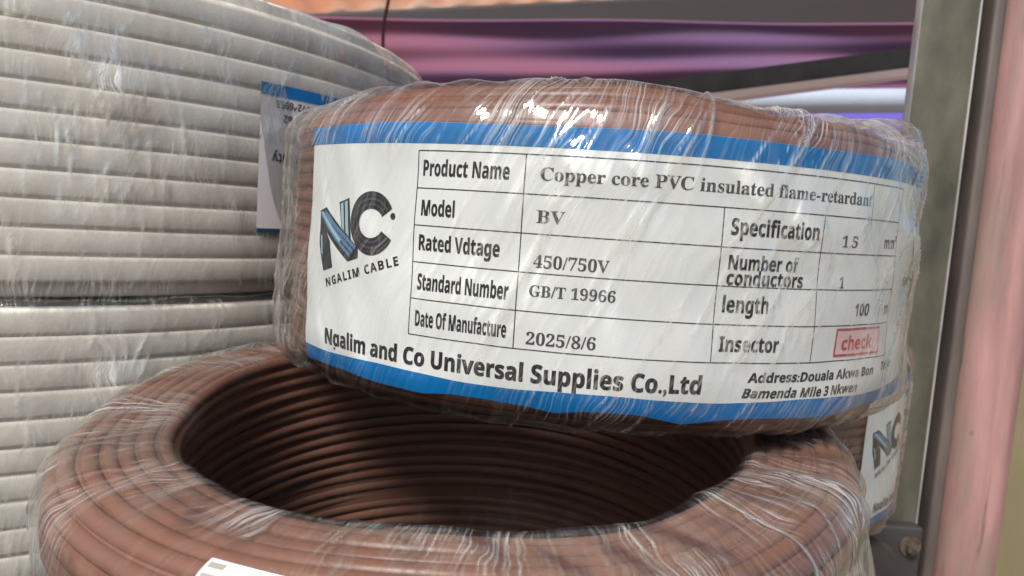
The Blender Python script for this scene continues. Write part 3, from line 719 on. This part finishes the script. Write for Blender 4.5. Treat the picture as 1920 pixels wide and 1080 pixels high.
# lower coil, open towards the viewer, its top tipped a little forward
LX, LY, LZ = -0.0082, 0.1782, -0.0465
low = empty('cable_coil', (LX, LY, SHELF_Z), 'open brown wire coil in milky film, foremost, carrying the labelled coil', 'cable coil', GROUP)
TX, TY = 0.024, 0.064
Hl = LZ - SHELF_Z
RCL = (0.008, 0.0065, 0.004, 0.006)
rng = np.random.default_rng(4)
def shape_low(V):
    a = np.arctan2(V[:, 1], V[:, 0]); r = np.hypot(V[:, 0], V[:, 1])
    w = np.clip(V[:, 2] / Hl, 0, 1)
    top = np.clip((V[:, 2] - Hl + 0.012) / 0.012, 0, 1)
    V[:, 2] += w * (TX * V[:, 0] + TY * V[:, 1])
    V[:, 2] += top * (0.0008 * np.sin(3 * a + 0.6) + 0.0005 * np.sin(7 * a) - 0.06 * np.clip(r - 0.078, 0, 1))
    k = 1 + 0.008 * w * np.sin(2 * a + 0.4) + 0.004 * np.sin(5 * a + 2)
    V[:, 0] *= k; V[:, 1] *= k
    return V
def shape_lip(V):
    r = np.hypot(V[:, 0], V[:, 1])
    k = 1 - 0.045 * np.clip((Hl - 0.016 - V[:, 2]) / 0.002, 0, 1) * np.clip((r - 0.075) / 0.008, 0, 1)
    V[:, 0] *= k; V[:, 1] *= k
    return shape_low(V)
winding('winding', 0.0645, 0.0886, 0.0005, Hl, RCL, WR, M_BROWN, low, shape_lip, fill=0.5, seed=22, nseg=320, nside=10)
def bulge_l(th, r, h):
    b = 0.0010 * np.exp(-((h - Hl + 0.040) / 0.024) ** 2) * (r > 0.085) * (0.6 + 0.5 * np.sin(th * 6 + 1))
    tr = (th + np.pi) % (2 * np.pi) - np.pi
    b = b + 0.0005 * np.exp(-((tr + 0.95) / 0.5) ** 2) * np.exp(-((r - 0.066) / 0.004) ** 2) * (h > Hl - 0.008) * (1 + np.sin(th * 14))
    dd = (tr + 0.62) / 0.34
    b = b + np.exp(-dd ** 4) * np.clip((Hl - 0.010 - h) / 0.012, 0, 1) * (r > 0.084) * (0.0022 + 0.0014 * np.abs(np.sin(tr * 17 + h * 20)) + 0.0007 * np.sin(tr * 47 + 1))
    return b
def clear_l(th, r, h):
    tr = (th + np.pi) % (2 * np.pi) - np.pi
    return 1 - 0.75 * np.exp(-((tr + 1.95) / 0.55) ** 4) * np.clip((r - 0.072) / 0.008, 0, 1)
def milk_glare_l(th, r, h):
    tr = (th + np.pi) % (2 * np.pi) - np.pi
    sp = np.exp(-((tr + 0.62) / 0.36) ** 4) * (r > 0.0845)
    k = 0.9 * sp * np.exp(-((h - Hl + 0.0118) / 0.0007) ** 2)  # highlight along the lip, painted in as whitening
    k = k + 0.5 * sp * np.clip((Hl - 0.012 - h) / 0.002, 0, 1) * np.clip(np.sin(tr * 52 + 2 * np.sin(h * 90)) - 0.72, 0, 1) * 3  # upright glints on the film folds, painted in as white lines
    k = k + 0.25 * np.exp(-((np.abs(tr) - 3.0) / 0.45) ** 4) * np.clip((Hl - 0.010 - h) / 0.006, 0, 1) * (r > 0.0845)
    return np.clip(k, 0, 0.9)
film('plastic_wrap', 0.0645, 0.0886, 0.0005, Hl, RCL, 0.0007, M_FILM_LOW, low, shape_low, nseg=1300, seed=32, ncrease=240, shear=0.05, amp=0.0007, bulge=bulge_l, milk=milk_glare_l, clear=clear_l, lengths=(0.008, 0.035))
# torn corner of its own paper label, lying over the front shoulder
def corner_sheet(sh, name, mat, parent, off):
    sv = np.array(sh.v); rad = 0.0069 + off
    phi = 0.10 + (-sv[:, 1] / 1000) / rad; a = math.radians(-112.9) + sv[:, 0] / 85.0
    r = 0.0821 + rad * np.sin(phi); h = Hl - 0.0065 + rad * np.cos(phi)
    P = shape_low(np.stack([r * np.cos(a), r * np.sin(a), h], -1))
    return mesh(name, P, sh.f, mat, parent, smooth=False)
q = Sheet(); n = 24
q.add([(22 * i / n, -t * 13 / 10 - (0.012 * (22 * i / n) ** 1.6) * (1 - t / 10)) for i in range(n + 1) for t in range(11)],
      [(i * 11 + t, (i + 1) * 11 + t, (i + 1) * 11 + t + 1, i * 11 + t + 1) for i in range(n) for t in range(10)])
stl = corner_sheet(q, 'label', M_PAPER, low, 0)
q = Sheet(); q.rect(0.5, 3.4, -1.7, -0.7, 0.5); q.rect(0.5, 3.0, -4.0, -2.6, 0.5); q.rect(0.5, 3.4, -6.4, -5.2, 0.5)
corner_sheet(q, 'grey_bars', paper('grey_print', (0.30, 0.28, 0.25)), stl, 0.00008)
# right coil behind
RX, RY, RZ = 0.0860, 0.352, -0.0785
rot_r = math.atan2(-RY, -RX) + math.radians(94.5)
right = empty('cable_coil', (RX, RY, RZ), 'brown wire coil standing behind at right, only its logo label end showing before the post', 'cable coil', GROUP)
right.scale = (1.05, 1.05, 1.05)
winding('winding', 0.064, 0.0888, -0.0388, 0.036, RCU, WR, M_BROWN, right, None, seed=23, nseg=160, amp=0.0002)
cable_label(right, 0.0900, rot_r)
film('plastic_wrap', 0.064, 0.0905, -0.0388, 0.036, RCU, 0.0006, M_FILM_TOP, right, None, nseg=800, seed=33, ncrease=200, shear=0.2, amp=0.0010)
